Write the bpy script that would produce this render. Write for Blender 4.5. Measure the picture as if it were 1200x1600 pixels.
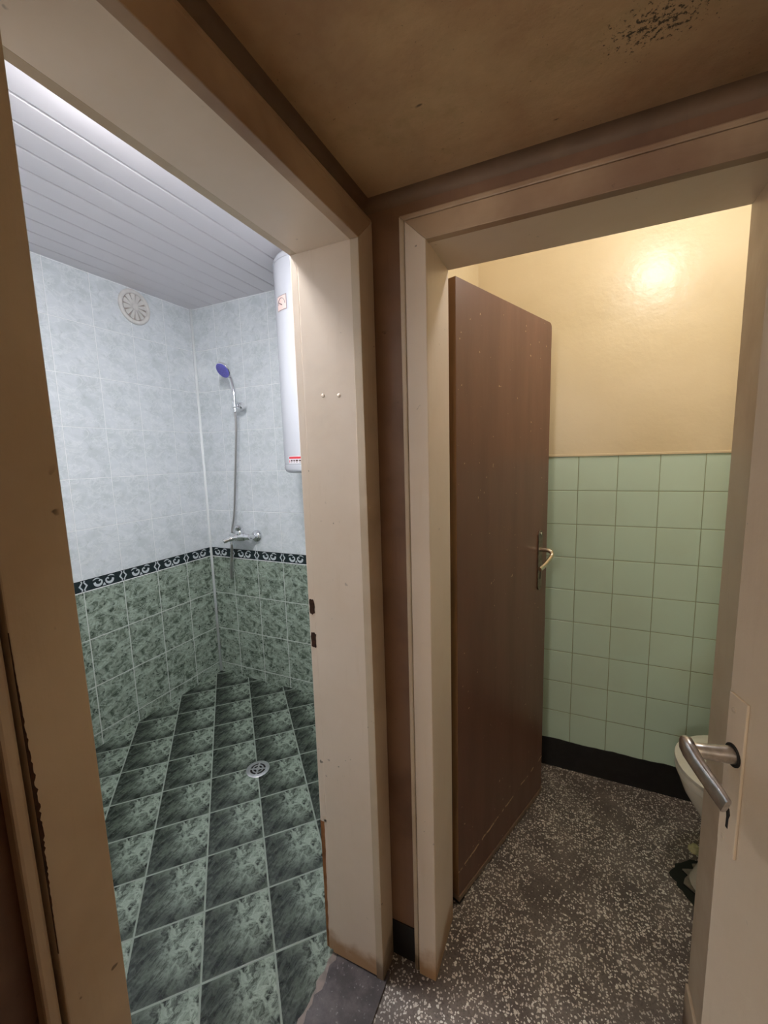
import bpy, bmesh, math, random
from mathutils import Vector, Matrix

for _o in list(bpy.data.objects):
    bpy.data.objects.remove(_o, do_unlink=True)
SC = bpy.context.scene
COL = SC.collection
PI = math.pi

# ---------------------------------------------------------------- camera
def make_camera():
    f, yaw, pitch, roll = 647.51, -0.4308, -0.1334, -0.0288
    loc = Vector((2.177, -1.9706, 1.4293))
    cy, sy = math.cos(yaw), math.sin(yaw)
    fw = Vector((sy * math.cos(pitch), cy * math.cos(pitch), math.sin(pitch)))
    r = Vector((cy, -sy, 0)); u = r.cross(fw)
    c, s = math.cos(roll), math.sin(roll)
    r2 = r * c + u * s; u2 = u * c - r * s
    cam = bpy.data.cameras.new('camera')
    cam.sensor_fit = 'HORIZONTAL'; cam.sensor_width = 36.0
    cam.lens = 36.0 * f / 1200.0
    cam.clip_start = 0.01
    o = bpy.data.objects.new('camera', cam); COL.objects.link(o)
    m = Matrix((r2, u2, -fw)).transposed().to_4x4()
    m.translation = loc
    o.matrix_world = m
    SC.camera = o
make_camera()

# ---------------------------------------------------------------- light levels, exposure
EXPOSURE = 0.0
BATH_LAMP = 142.0      # radiance of the flush panel lamp on the shower room ceiling
TOILET_BULB = 100.0    # radiance of the bare bulb in the toilet
HALL_FILL = 60.0      # radiance of an added, unseen corridor globe that brightens the hall
W = bpy.data.worlds.new('world'); SC.world = W
W.use_nodes = True
W.node_tree.nodes['Background'].inputs[0].default_value = (0.02, 0.018, 0.015, 1)
W.node_tree.nodes['Background'].inputs[1].default_value = 0.3
SC.view_settings.view_transform = 'Standard'
SC.view_settings.look = 'None'
SC.view_settings.exposure = EXPOSURE
SC.view_settings.gamma = 1.0
SC.view_settings.use_curve_mapping = False
SC.cycles.max_bounces = 14
SC.cycles.diffuse_bounces = 10

# ---------------------------------------------------------------- helpers: objects
def tag(o, label=None, cat=None, group=None, kind=None):
    if label: o['label'] = label
    if cat: o['category'] = cat
    if group: o['group'] = group
    if kind: o['kind'] = kind
    return o

def empty(name, loc, label=None, cat=None, group=None, kind=None):
    o = bpy.data.objects.new(name, None); COL.objects.link(o)
    o.location = loc; o.empty_display_size = 0.05
    o.matrix_world = Matrix.Translation(Vector(loc))
    return tag(o, label, cat, group, kind)

def base_of(o):
    p = Vector((0, 0, 0))
    while o is not None:
        p += Vector(o.location) if o.parent is None else Vector((0, 0, 0))
        o = o.parent
    return p

def obj(name, bm, mats, parent=None, smooth=False, sub=0, bevel=0.0, kind=None, auto=None):
    """mesh vertices are given in world coordinates"""
    me = bpy.data.meshes.new(name)
    bmesh.ops.recalc_face_normals(bm, faces=bm.faces)
    bm.to_mesh(me); bm.free()
    if not isinstance(mats, (list, tuple)): mats = [mats]
    for m in mats: me.materials.append(m)
    o = bpy.data.objects.new(name, me); COL.objects.link(o)
    if parent is not None:
        o.parent = parent
        root = parent
        while root.parent is not None: root = root.parent
        if parent.parent is None:
            o.matrix_parent_inverse = Matrix.Translation(-Vector(parent.location))
    if smooth:
        for p in me.polygons: p.use_smooth = True
        if auto is not None:
            try: me.set_sharp_from_angle(angle=math.radians(auto))
            except Exception: pass
    if bevel:
        b = o.modifiers.new('bevel', 'BEVEL'); b.width = bevel; b.segments = 2
        b.limit_method = 'ANGLE'; b.angle_limit = math.radians(40)
    if sub:
        s = o.modifiers.new('sub', 'SUBSURF'); s.levels = sub; s.render_levels = sub
    if kind: o['kind'] = kind
    return o

def B(): return bmesh.new()

def box(bm, x0, x1, y0, y1, z0, z1, mi=0, f=None):
    vs = [(x, y, z) for z in (z0, z1) for y in (y0, y1) for x in (x0, x1)]
    v = [bm.verts.new(f(Vector(p)) if f else p) for p in vs]
    for q in ((0, 1, 3, 2), (4, 6, 7, 5), (0, 4, 5, 1), (2, 3, 7, 6), (0, 2, 6, 4), (1, 5, 7, 3)):
        fc = bm.faces.new([v[i] for i in q]); fc.material_index = mi
    return v

def prism(bm, pts, d0, d1, f, mi=0):
    """polygon pts (a, b) extruded from d0 to d1; f(a, b, d) gives the world point"""
    lo = [bm.verts.new(f(a, b, d0)) for a, b in pts]
    hi = [bm.verts.new(f(a, b, d1)) for a, b in pts]
    n = len(pts)
    fs = [bm.faces.new(lo[::-1]), bm.faces.new(hi)]
    for i in range(n):
        fs.append(bm.faces.new((lo[i], lo[(i + 1) % n], hi[(i + 1) % n], hi[i])))
    for x in fs: x.material_index = mi

def frame_axes(axis):
    w = Vector(axis).normalized()
    a = Vector((0, 0, 1)) if abs(w.z) < 0.9 else Vector((1, 0, 0))
    u = a.cross(w).normalized(); v = w.cross(u)
    return u, v, w

def lathe(bm, base, axis, prof, n=32, mi=0, cap=True):
    """prof: list of (radius, height along axis)"""
    u, v, w = frame_axes(axis); base = Vector(base)
    rings = []
    for r, h in prof:
        if r < 1e-6: rings.append([bm.verts.new(base + w * h)])
        else: rings.append([bm.verts.new(base + w * h + u * (r * math.cos(2 * PI * i / n)) + v * (r * math.sin(2 * PI * i / n))) for i in range(n)])
    for a, b in zip(rings, rings[1:]):
        for i in range(n):
            j = (i + 1) % n
            if len(a) == 1 and len(b) == 1: continue
            if len(a) == 1: f = bm.faces.new((a[0], b[i], b[j]))
            elif len(b) == 1: f = bm.faces.new((a[i], b[0], a[j]))
            else: f = bm.faces.new((a[i], a[j], b[j], b[i]))
            f.material_index = mi
    if cap:
        for rg in (rings[0], rings[-1]):
            if len(rg) > 2:
                f = bm.faces.new(rg); f.material_index = mi

def tube(bm, pts, rad, n=12, mi=0, flat=None):
    """round bar through pts; rad a number or one per point; flat=(sx, sy) squashes the section"""
    pts = [Vector(p) for p in pts]
    R = rad if isinstance(rad, (list, tuple)) else [rad] * len(pts)
    t0 = (pts[1] - pts[0]).normalized()
    u, v, _ = frame_axes(t0)
    rings = []
    for i, p in enumerate(pts):
        if i == 0: t = pts[1] - pts[0]
        elif i == len(pts) - 1: t = pts[-1] - pts[-2]
        else: t = (pts[i + 1] - pts[i]).normalized() + (pts[i] - pts[i - 1]).normalized()
        t.normalize()
        u = (u - t * u.dot(t)).normalized(); v = t.cross(u)
        sx, sy = flat if flat else (1, 1)
        rings.append([bm.verts.new(p + u * (R[i] * sx * math.cos(2 * PI * k / n)) + v * (R[i] * sy * math.sin(2 * PI * k / n))) for k in range(n)])
    for a, b in zip(rings, rings[1:]):
        for k in range(n):
            j = (k + 1) % n
            f = bm.faces.new((a[k], a[j], b[j], b[k])); f.material_index = mi
    for rg in (rings[0], rings[-1]):
        f = bm.faces.new(rg); f.material_index = mi

def spline(P, n=8):
    P = [Vector(p) for p in P]; out = []
    Q = [P[0] * 2 - P[1]] + P + [P[-1] * 2 - P[-2]]
    for i in range(1, len(Q) - 2):
        for k in range(n):
            t = k / n
            a, b, c, d = Q[i - 1], Q[i], Q[i + 1], Q[i + 2]
            out.append(0.5 * ((2 * b) + (c - a) * t + (2 * a - 5 * b + 4 * c - d) * t * t + (3 * b - a - 3 * c + d) * t ** 3))
    out.append(P[-1]); return out

# ---------------------------------------------------------------- helpers: materials
def lin(r, g, b):
    f = lambda c: c / 12.92 if c <= 0.04045 else ((c + 0.055) / 1.055) ** 2.4
    return (f(r / 255), f(g / 255), f(b / 255), 1.0)

class NT:
    def __init__(s, name):
        s.m = bpy.data.materials.new(name); s.m.use_nodes = True
        s.t = s.m.node_tree; s.N = s.t.nodes; s.L = s.t.links
        s.b = s.N['Principled BSDF']
        s.tc = s.N.new('ShaderNodeTexCoord')
        sep = s.N.new('ShaderNodeSeparateXYZ'); s.L.new(s.tc.outputs['Object'], sep.inputs[0])
        s.P = s.tc.outputs['Object']; s.x, s.y, s.z = sep.outputs
    def put(s, sock, v):
        if isinstance(v, (int, float)): sock.default_value = v
        elif isinstance(v, (tuple, list)): sock.default_value = v
        else: s.L.new(v, sock)
    def m_(s, op, a, b=0.0, c=0.0):
        n = s.N.new('ShaderNodeMath'); n.operation = op
        s.put(n.inputs[0], a); s.put(n.inputs[1], b); s.put(n.inputs[2], c)
        return n.outputs[0]
    def add(s, a, b): return s.m_('ADD', a, b)
    def sub(s, a, b): return s.m_('SUBTRACT', a, b)
    def mul(s, a, b): return s.m_('MULTIPLY', a, b)
    def vec(s, x, y, z=0.0):
        n = s.N.new('ShaderNodeCombineXYZ')
        for i, v in enumerate((x, y, z)): s.put(n.inputs[i], v)
        return n.outputs[0]
    def vscale(s, v, sc):
        n = s.N.new('ShaderNodeVectorMath'); n.operation = 'MULTIPLY'
        s.put(n.inputs[0], v); n.inputs[1].default_value = sc
        return n.outputs[0]
    def vadd(s, a, b):
        n = s.N.new('ShaderNodeVectorMath'); n.operation = 'ADD'
        s.put(n.inputs[0], a); s.put(n.inputs[1], b); return n.outputs[0]
    def noise(s, v=None, scale=5.0, detail=4.0, rough=0.55, dist=0.0):
        n = s.N.new('ShaderNodeTexNoise')
        s.put(n.inputs['Vector'], v if v is not None else s.P)
        n.inputs['Scale'].default_value = scale; n.inputs['Detail'].default_value = detail
        n.inputs['Roughness'].default_value = rough; n.inputs['Distortion'].default_value = dist
        return n.outputs['Fac']
    def ss(s, v, a, b, lo=0.0, hi=1.0):
        n = s.N.new('ShaderNodeMapRange'); n.interpolation_type = 'SMOOTHSTEP'
        s.put(n.inputs['Value'], v); n.inputs['From Min'].default_value = a; n.inputs['From Max'].default_value = b
        n.inputs['To Min'].default_value = lo; n.inputs['To Max'].default_value = hi
        return n.outputs['Result']
    def mix(s, f, a, b):
        n = s.N.new('ShaderNodeMix'); n.data_type = 'RGBA'
        s.put(n.inputs[0], f); s.put(n.inputs[6], a); s.put(n.inputs[7], b)
        return n.outputs[2]
    def bump(s, h, dist=0.001, strength=1.0, normal=None):
        n = s.N.new('ShaderNodeBump'); n.inputs['Distance'].default_value = dist; n.inputs['Strength'].default_value = strength
        s.put(n.inputs['Height'], h)
        if normal is not None: s.L.new(normal, n.inputs['Normal'])
        return n.outputs[0]
    def out(s, col, rough=0.5, normal=None, metal=0.0, spec=0.5, coat=0.0):
        s.put(s.b.inputs['Base Color'], col); s.put(s.b.inputs['Roughness'], rough); s.put(s.b.inputs['Metallic'], metal)
        s.b.inputs['Specular IOR Level'].default_value = spec
        s.b.inputs['Coat Weight'].default_value = coat; s.b.inputs['Coat Roughness'].default_value = 0.12
        if normal is not None: s.L.new(normal, s.b.inputs['Normal'])
        return s.m

def plain(name, col, rough=0.5, metal=0.0, var=0.0, scale=30, spec=0.5):
    t = NT(name)
    c = col
    if var:
        k = t.noise(scale=scale)
        c = t.mix(t.ss(k, 0.3, 0.7), tuple(v * (1 - var) for v in col[:3]) + (1,), tuple(min(1, v * (1 + var)) for v in col[:3]) + (1,))
    return t.out(c, rough, None, metal, spec)

def paint(name, col, dark, rough=0.38, grain=(60, 60, 6), bump=0.0006, spots=0.0, foot=None, patch=0.5):
    """old oil paint: broad tone changes, fine brush marks, specks of dirt"""
    t = NT(name)
    big = t.noise(scale=2.3, detail=5, rough=0.6)
    c = t.mix(t.mul(t.ss(big, 0.38, 0.72), patch), col, dark)
    br = t.noise(t.vscale(t.P, grain), scale=1.0, detail=5, rough=0.6)
    c = t.mix(t.mul(t.ss(br, 0.55, 0.75), 0.22), c, dark)
    sp = t.noise(scale=55, detail=2)
    sp2 = t.noise(scale=9, detail=3)
    m = t.mul(t.ss(sp, 0.70, 0.76), t.ss(sp2, 0.5, 0.66))
    c = t.mix(t.mul(m, 0.7 + spots), c, lin(48, 34, 22))
    if foot:
        wob = t.noise(scale=14, detail=4)
        h = t.add(t.z, t.mul(wob, -0.14))
        c = t.mix(t.ss(h, -0.035, 0.03, 0.85, 0.0), c, foot)
    n1 = t.bump(t.noise(scale=28, detail=5), bump * 2.5, 0.5)
    n2 = t.bump(br, bump, 0.6, n1)
    return t.out(c, t.ss(big, 0.3, 0.7, rough - 0.05, rough + 0.1), n2)

def tiles(name, u, v, size, off, grout, kind, rough=0.12, flipv=False):
    """glazed printed tiles; u, v functions NT -> socket"""
    t = NT(name)
    U = t.m_('DIVIDE', t.sub(u(t), off[0]), size[0]); V = t.m_('DIVIDE', t.sub(v(t), off[1]), size[1])
    fu = t.m_('FRACT', U); fv = t.m_('FRACT', V)
    iu = t.m_('FLOOR', U); iv = t.m_('FLOOR', V)
    du = t.mul(t.m_('MINIMUM', fu, t.sub(1.0, fu)), size[0]); dv = t.mul(t.m_('MINIMUM', fv, t.sub(1.0, fv)), size[1])
    d = t.m_('MINIMUM', du, dv)
    g = t.ss(d, grout * 0.5, grout * 0.5 + 0.0008)
    if flipv: fv = t.sub(1.0, fv)
    wn = t.N.new('ShaderNodeTexWhiteNoise'); wn.noise_dimensions = '2D'
    t.L.new(t.vec(iu, iv), wn.inputs['Vector'])
    rnd = wn.outputs['Value']
    pick = t.m_('FLOOR', t.mul(rnd, 4.0))
    loc = t.vec(t.mul(fu, size[0]), t.mul(fv, size[1]), t.mul(pick, 3.7))
    if kind == 'floor':
        loc = t.vec(t.mul(fu, size[0]), t.mul(fv, size[1]), 5.3)
        # streaks run up to the right inside every tile
        a = t.mul(t.add(fu, fv), 0.7071 * size[0]); bq = t.mul(t.sub(fu, fv), 0.7071 * size[0])
        st = t.vec(t.mul(a, 9.0), t.mul(bq, 30.0), 2.1)
        soft = t.noise(loc, scale=17, detail=5, rough=0.6)
        c = t.mix(t.ss(soft, 0.38, 0.62), lin(23, 29, 24), lin(62, 70, 60))
        band = t.ss(t.add(fu, t.mul(t.sub(soft, 0.5), 0.30)), 0.05, 0.27)
        low = t.ss(t.add(fv, t.mul(t.sub(soft, 0.5), 0.5)), -0.06, 0.12)
        c = t.mix(t.mul(t.sub(1.0, t.mul(band, low)), 0.82), c, lin(13, 18, 15))
        wl = t.vadd(loc, t.vscale(t.vec(t.noise(loc, scale=22, detail=3), t.noise(t.vadd(loc, (7.0, 3.0, 1.0)), scale=22, detail=3), 0.0), (0.05, 0.05, 0.0)))
        hot = t.mul(t.ss(fu, 0.26, 0.70), t.ss(t.add(fv, t.mul(fu, 0.25)), 0.18, 0.85))
        for sc_, sharp, w_, off_ in ((13, 15.0, 1.0, 0.0), (30, 17.0, 0.6, 4.0)):
            n1 = t.noise(t.vadd(wl, (off_, off_, 0.0)), scale=sc_, detail=5, rough=0.62)
            vein = t.m_('MAXIMUM', t.sub(1.0, t.m_('ABSOLUTE', t.mul(t.sub(n1, 0.5), sharp))), 0.0)
            c = t.mix(t.m_('MINIMUM', t.mul(t.mul(vein, w_), t.add(0.10, t.mul(hot, 0.95))), 1.0), c, lin(148, 160, 146))
        n1 = t.noise(st, scale=1.0, detail=4, rough=0.6, dist=0.6)
        vein = t.m_('MAXIMUM', t.sub(1.0, t.m_('ABSOLUTE', t.mul(t.sub(n1, 0.48), 16.0))), 0.0)
        c = t.mix(t.mul(vein, t.add(0.16, t.mul(hot, 0.30))), c, lin(130, 142, 129))
        fl = t.noise(t.vadd(st, (9.0, 4.0, 0.0)), scale=1.7, detail=4, rough=0.65)
        c = t.mix(t.mul(t.ss(fl, 0.57, 0.66), 0.6), c, lin(18, 23, 19))
        gc = lin(128, 137, 126)
    elif kind == 'green':
        a = t.noise(loc, scale=22, detail=6, rough=0.68, dist=0.7)
        c = t.mix(t.ss(a, 0.34, 0.62), lin(84, 96, 83), lin(158, 170, 155))
        b = t.noise(loc, scale=34, detail=4, rough=0.7, dist=1.2)
        c = t.mix(t.mul(t.ss(b, 0.54, 0.64), 0.9), c, lin(42, 54, 46))
        n1 = t.noise(t.vscale(loc, (7, 12, 1)), scale=1.4, detail=5, rough=0.6, dist=1.0)
        vein = t.m_('MAXIMUM', t.sub(1.0, t.m_('ABSOLUTE', t.mul(t.sub(n1, 0.52), 22.0))), 0.0)
        c = t.mix(t.mul(vein, 0.6), c, lin(186, 200, 186))
        gc = lin(196, 202, 194)
    elif kind == 'white':
        a = t.noise(loc, scale=14, detail=6, rough=0.62, dist=0.5)
        c = t.mix(t.ss(a, 0.36, 0.7), lin(216, 220, 224), lin(200, 206, 208))
        b = t.noise(t.vadd(loc, (3.1, 1.7, 0.0)), scale=24, detail=5, rough=0.7, dist=0.8)
        c = t.mix(t.mul(t.ss(b, 0.56, 0.72), 0.45), c, lin(170, 178, 178))
        n1 = t.noise(t.vscale(loc, (9, 14, 1)), scale=1.1, detail=5, rough=0.6, dist=1.0)
        vein = t.m_('MAXIMUM', t.sub(1.0, t.m_('ABSOLUTE', t.mul(t.sub(n1, 0.5), 24.0))), 0.0)
        c = t.mix(t.mul(vein, 0.35), c, lin(240, 242, 243))
        gc = lin(236, 237, 238)
    else:  # plain sage tiles
        k = t.mul(t.sub(rnd, 0.5), 0.16)
        base = t.mix(t.add(0.5, k), lin(190, 216, 200), lin(202, 224, 210))
        a = t.noise(scale=3.0, detail=5)
        c = t.mix(t.mul(t.ss(a, 0.4, 0.7), 0.35), base, lin(188, 204, 186))
        gc = lin(142, 152, 122)
    c = t.mix(g, gc, c)
    # softly pillowed edges and slightly wavy glaze, each tile a touch out of plane
    h = t.ss(d, 0.0, grout * 0.5 + 0.003)
    wav = t.noise(scale=7, detail=2)
    n1 = t.bump(wav, 0.0012, 0.25)
    n0 = t.bump(h, 0.0009, 1.0, n1)
    r = t.ss(g, 0.0, 1.0, 0.7, rough)
    return t.out(c, r, n0)

# materials -----------------------------------------------------------------
CREAM = lin(230, 214, 198)
M = {}
M['cream'] = paint('cream_paint', CREAM, lin(212, 192, 168), foot=lin(168, 124, 74))
M['cream_head'] = paint('cream_paint_head', CREAM, lin(212, 192, 168), grain=(6, 6, 60))
M['cream_worn'] = paint('cream_paint_worn', lin(206, 189, 166), lin(174, 150, 122), spots=0.3, patch=0.8, foot=lin(96, 74, 50))
M['door_white'] = paint('door_paint_white', lin(206, 190, 170), lin(188, 168, 144), rough=0.42, patch=0.5)
M['ochre'] = paint('hall_ochre', lin(146, 116, 72), lin(122, 88, 52), rough=0.5, spots=0.3, patch=1.0)
M['maroon'] = paint('hall_wall_paint', lin(136, 104, 82), lin(98, 68, 52), rough=0.42, spots=0.2, patch=1.0)
M['cove'] = paint('soot_shade_cove', lin(122, 96, 74), lin(84, 62, 47), rough=0.55, spots=0.3, patch=1.0)  # soot with the shade along the ceiling edge mixed into the colour
M['head_shade_dirt'] = paint('cream_paint_shade_dirt', lin(182, 156, 130), lin(134, 104, 84), grain=(6, 6, 60), spots=0.3, patch=1.0)  # dirt patches plus shade on the head casings put into the colour
M['soffit'] = plain('unpainted', lin(120, 100, 74), 0.8)
M['plaster'] = plain('plaster', lin(190, 180, 160), 0.8, var=0.08, scale=6)
M['black_paint'] = plain('black_paint', lin(24, 23, 24), 0.35, var=0.3, scale=40)
M['dark'] = plain('dark_gap', lin(22, 17, 13), 0.8)
M['raw_wood'] = plain('raw_wood', lin(140, 92, 50), 0.7, var=0.25, scale=25)
M['rust'] = plain('rusted_hole', lin(58, 32, 18), 0.9, var=0.4, scale=120)
M['chrome'] = plain('chrome', (0.82, 0.82, 0.84, 1), 0.09, 1.0)
M['steel'] = plain('worn_aluminium', (0.56, 0.53, 0.52, 1), 0.3, 1.0, var=0.15, scale=90)
M['hose'] = plain('hose_metal', (0.55, 0.53, 0.52, 1), 0.28, 1.0)
M['blue'] = plain('blue_plastic', lin(104, 100, 188), 0.3, var=0.08)
M['white_enamel'] = plain('white_enamel', lin(204, 205, 212), 0.16)
M['vent_plastic'] = plain('aged_plastic', lin(212, 208, 204), 0.4, var=0.06, scale=30)
M['vent_shadow'] = plain('vent_back', lin(166, 154, 146), 0.6, var=0.15, scale=40)
M['pvc'] = plain('white_pvc', lin(218, 212, 216), 0.36, spec=0.9)
M['ceramic'] = plain('toilet_ceramic', lin(222, 220, 206), 0.14)
M['seat'] = plain('toilet_seat', lin(226, 225, 214), 0.3, var=0.04, scale=14)
M['label_pink'] = plain('label_pink', lin(236, 208, 200), 0.4)
M['label_grey'] = plain('label_grey', lin(160, 146, 146), 0.4)
M['label_dark'] = plain('label_dark', lin(84, 60, 56), 0.4)
M['label_red'] = plain('label_red', lin(214, 60, 70), 0.4)
M['label_white'] = plain('label_white', lin(242, 238, 242), 0.4)
M['grout_white'] = plain('white_corner_bead', lin(238, 240, 240), 0.35)
M['band_dark'] = plain('border_dark', lin(34, 44, 48), 0.15)
M['band_light'] = plain('border_light', lin(196, 202, 206), 0.15)

def m_yellow():
    t = NT('yellow_oil_paint')
    a = t.noise(scale=2.0, detail=4)
    c = t.mix(t.ss(a, 0.35, 0.7), lin(222, 206, 174), lin(212, 195, 160))
    n1 = t.bump(t.noise(scale=16, detail=4, rough=0.6), 0.0042, 0.55)
    n2 = t.bump(t.noise(t.vscale(t.P, (30, 30, 60)), scale=1.0, detail=3), 0.0008, 0.4, n1)
    return t.out(c, 0.32, n2, spec=0.38)
M['yellow'] = m_yellow()

def m_hall_ceiling():
    t = NT('hall_ceiling_paint')
    big = t.noise(scale=2.6, detail=6, rough=0.65)
    c = t.mix(t.ss(big, 0.35, 0.68), lin(206, 175, 136), lin(176, 140, 106))
    md = t.noise(scale=7, detail=6, rough=0.7)
    c = t.mix(t.mul(t.ss(md, 0.5, 0.75), 0.5), c, lin(158, 136, 94))
    # black mould spots gathered in one patch, stray specks elsewhere
    dx = t.sub(t.x, 2.262); dy = t.sub(t.y, -1.225)
    r = t.m_('SQRT', t.add(t.mul(dx, dx), t.mul(t.mul(dy, dy), 3.0)))
    sp = t.noise(scale=150, detail=5, rough=0.7)
    lim = t.ss(r, 0.0, 0.17, 0.50, 0.78)
    m = t.m_('MAXIMUM', t.ss(t.sub(sp, lim), -0.02, 0.05), t.mul(t.ss(t.noise(scale=210, detail=2), 0.70, 0.74), 0.6))
    c = t.mix(t.mul(m, 0.9), c, lin(24, 19, 14))
    st = t.noise(t.vscale(t.P, (20, 44, 20)), scale=1.0, detail=2)
    c = t.mix(t.mul(t.ss(st, 0.73, 0.78), 0.8), c, lin(38, 27, 18))
    n = t.bump(t.noise(scale=26, detail=5), 0.003, 0.5)
    return t.out(c, 0.5, n)
M['hall_ceiling'] = m_hall_ceiling()

def m_terrazzo():
    t = NT('terrazzo')
    base = t.mix(t.ss(t.noise(scale=9, detail=5), 0.35, 0.7), lin(100, 90, 86), lin(126, 116, 110))
    fine = t.noise(scale=160, detail=2)
    base = t.mix(t.mul(t.ss(fine, 0.45, 0.7), 0.4), base, lin(46, 40, 38))
    c = base
    warp = t.vadd(t.P, t.vscale(t.vec(t.noise(scale=70, detail=1), t.noise(t.vadd(t.P, (5, 5, 5)), scale=70, detail=1), 0.0), (0.010, 0.010, 0)))
    patch = t.ss(t.noise(scale=4.0, detail=3), 0.28, 0.52)
    for scale, thr, dens, off in ((120, 0.34, 0.34, 0.0), (165, 0.34, 0.34, 7.3), (92, 0.27, 0.18, 3.1)):
        vn = t.N.new('ShaderNodeTexVoronoi'); vn.voronoi_dimensions = '2D'
        t.L.new(t.vadd(warp, (off, off, 0)), vn.inputs['Vector']); vn.inputs['Scale'].default_value = scale
        sp = t.N.new('ShaderNodeSeparateColor'); t.L.new(vn.outputs['Color'], sp.inputs[0])
        rr = t.add(thr * 0.55, t.mul(sp.outputs[1], thr * 0.8))
        inside = t.sub(1.0, t.ss(t.sub(vn.outputs['Distance'], rr), -0.06, 0.04))
        on = t.m_('LESS_THAN', sp.outputs[0], t.mul(patch, dens))
        chip = t.mix(sp.outputs[2], lin(244, 242, 234), lin(200, 188, 176))
        c = t.mix(t.mul(t.mul(inside, on), 0.92), c, chip)
    # grime in patches
    gr = t.noise(scale=3.1, detail=6, rough=0.65)
    c = t.mix(t.mul(t.ss(gr, 0.5, 0.72), 0.6), c, lin(92, 84, 80))
    n = t.bump(t.noise(scale=40, detail=3), 0.0006, 0.4)
    return t.out(c, t.ss(gr, 0.3, 0.7, 0.32, 0.5), n)
M['terrazzo'] = m_terrazzo()

def m_stone():
    t = NT('dark_sill_stone')
    c = t.mix(t.ss(t.noise(scale=16, detail=6, rough=0.65), 0.35, 0.7), lin(64, 60, 62), lin(98, 91, 92))
    c = t.mix(t.mul(t.ss(t.noise(scale=120, detail=2), 0.62, 0.72), 0.5), c, lin(150, 146, 150))
    n = t.bump(t.noise(scale=45, detail=4), 0.0015, 0.6)
    return t.out(c, 0.34, n)
M['stone'] = m_stone()
M['mortar'] = plain('mortar', lin(128, 116, 110), 0.8, var=0.2, scale=40)

def m_brown():
    t = NT('brown_door_paint')
    a = t.noise(t.vscale(t.P, (9, 9, 1.3)), scale=1.0, detail=5, rough=0.6)
    c = t.mix(t.ss(a, 0.35, 0.7), lin(112, 76, 62), lin(102, 69, 56))
    sp = t.noise(scale=70, detail=1)
    c = t.mix(t.mul(t.ss(sp, 0.755, 0.775), 0.85), c, lin(190, 162, 130))
    # chipped line low on the leaf
    wob = t.noise(scale=26, detail=4)
    dist = t.m_('ABSOLUTE', t.sub(t.add(t.z, t.mul(t.sub(wob, 0.5), 0.018)), t.add(0.118, t.mul(t.add(t.y, 0.842), 0.10))))
    gate = t.ss(t.noise(scale=34, detail=3), 0.44, 0.52)
    c = t.mix(t.mul(t.ss(dist, 0.0016, 0.0044, 1.0, 0.0), gate), c, lin(206, 178, 132))
    n = t.bump(t.noise(t.vscale(t.P, (40, 40, 6)), scale=1.0, detail=4), 0.0009, 0.5, t.bump(t.noise(scale=12, detail=3), 0.0015, 0.3))
    return t.out(c, t.ss(a, 0.3, 0.7, 0.36, 0.43), n, spec=0.75)
M['brown'] = m_brown()
M['brown_edge'] = paint('brown_door_edge', lin(150, 114, 80), lin(106, 76, 52), rough=0.4, patch=1.0)

def m_emit(name, col, strength):
    m = bpy.data.materials.new(name); m.use_nodes = True
    b = m.node_tree.nodes['Principled BSDF']
    b.inputs['Base Color'].default_value = (0.8, 0.8, 0.8, 1)
    b.inputs['Emission Color'].default_value = col; b.inputs['Emission Strength'].default_value = strength
    return m

# tile materials: wall with the vent (plane x = 0), shower wall (plane y = 0), floor laid diagonally
zz = lambda t: t.z
M['white_vent'] = tiles('white_tiles_vent_wall', lambda t: t.m_('MULTIPLY', t.y, -1.0), zz, (0.2, 0.2477), (0.198, 0.8675), 0.0022, 'white')
M['white_shower'] = tiles('white_tiles_shower_wall', lambda t: t.x, zz, (0.2, 0.2477), (0.187, 0.8675), 0.0022, 'white')
M['green_vent'] = tiles('green_tiles_vent_wall', lambda t: t.m_('MULTIPLY', t.y, -1.0), zz, (0.2, 0.2485), (0.198, 0.81), 0.0042, 'green', 0.2)
M['green_shower'] = tiles('green_tiles_shower_wall', lambda t: t.x, zz, (0.2, 0.2485), (0.187, 0.81), 0.0042, 'green', 0.2)
M['floor_tiles'] = tiles('green_marble_floor_tiles',
    lambda t: t.mul(t.add(t.x, t.y), 0.70711), lambda t: t.mul(t.sub(t.x, t.y), 0.70711), (0.2, 0.2), (-0.030, 0.0375), 0.0048, 'floor', 0.26, True)
M['sage'] = tiles('sage_wall_tiles', lambda t: t.x, zz, (0.1412, 0.1418), (2.194, 1.408), 0.0018, 'sage', 0.16)
M['sage_side'] = tiles('sage_wall_tiles_side', lambda t: t.y, zz, (0.1412, 0.1418), (-0.088, 1.408), 0.0018, 'sage', 0.16)

# ================================================================ SETTING
ZC_HALL, ZC_BATH, ZC_WC = 2.0, 2.357, 2.72
def S(name, bm, mat, label=None, **k):
    o = obj(name, bm, mat, kind='structure', **k)
    if label: o['label'] = label
    return o

# floors
b = B(); box(b, 1.70, 3.3, -3.6, -1.04, -0.15, 0.0); box(b, 1.783, 3.3, -1.04, -0.03, -0.15, 0.0)
S('hall_floor', b, M['terrazzo'], 'dark terrazzo floor with pale stone chips')
b = B(); box(b, -0.1, 1.60, -2.05, 0.05, -0.15, -0.006)
S('bathroom_floor', b, M['floor_tiles'], 'dark green marbled floor tiles laid diagonally with pale joints')

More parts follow.
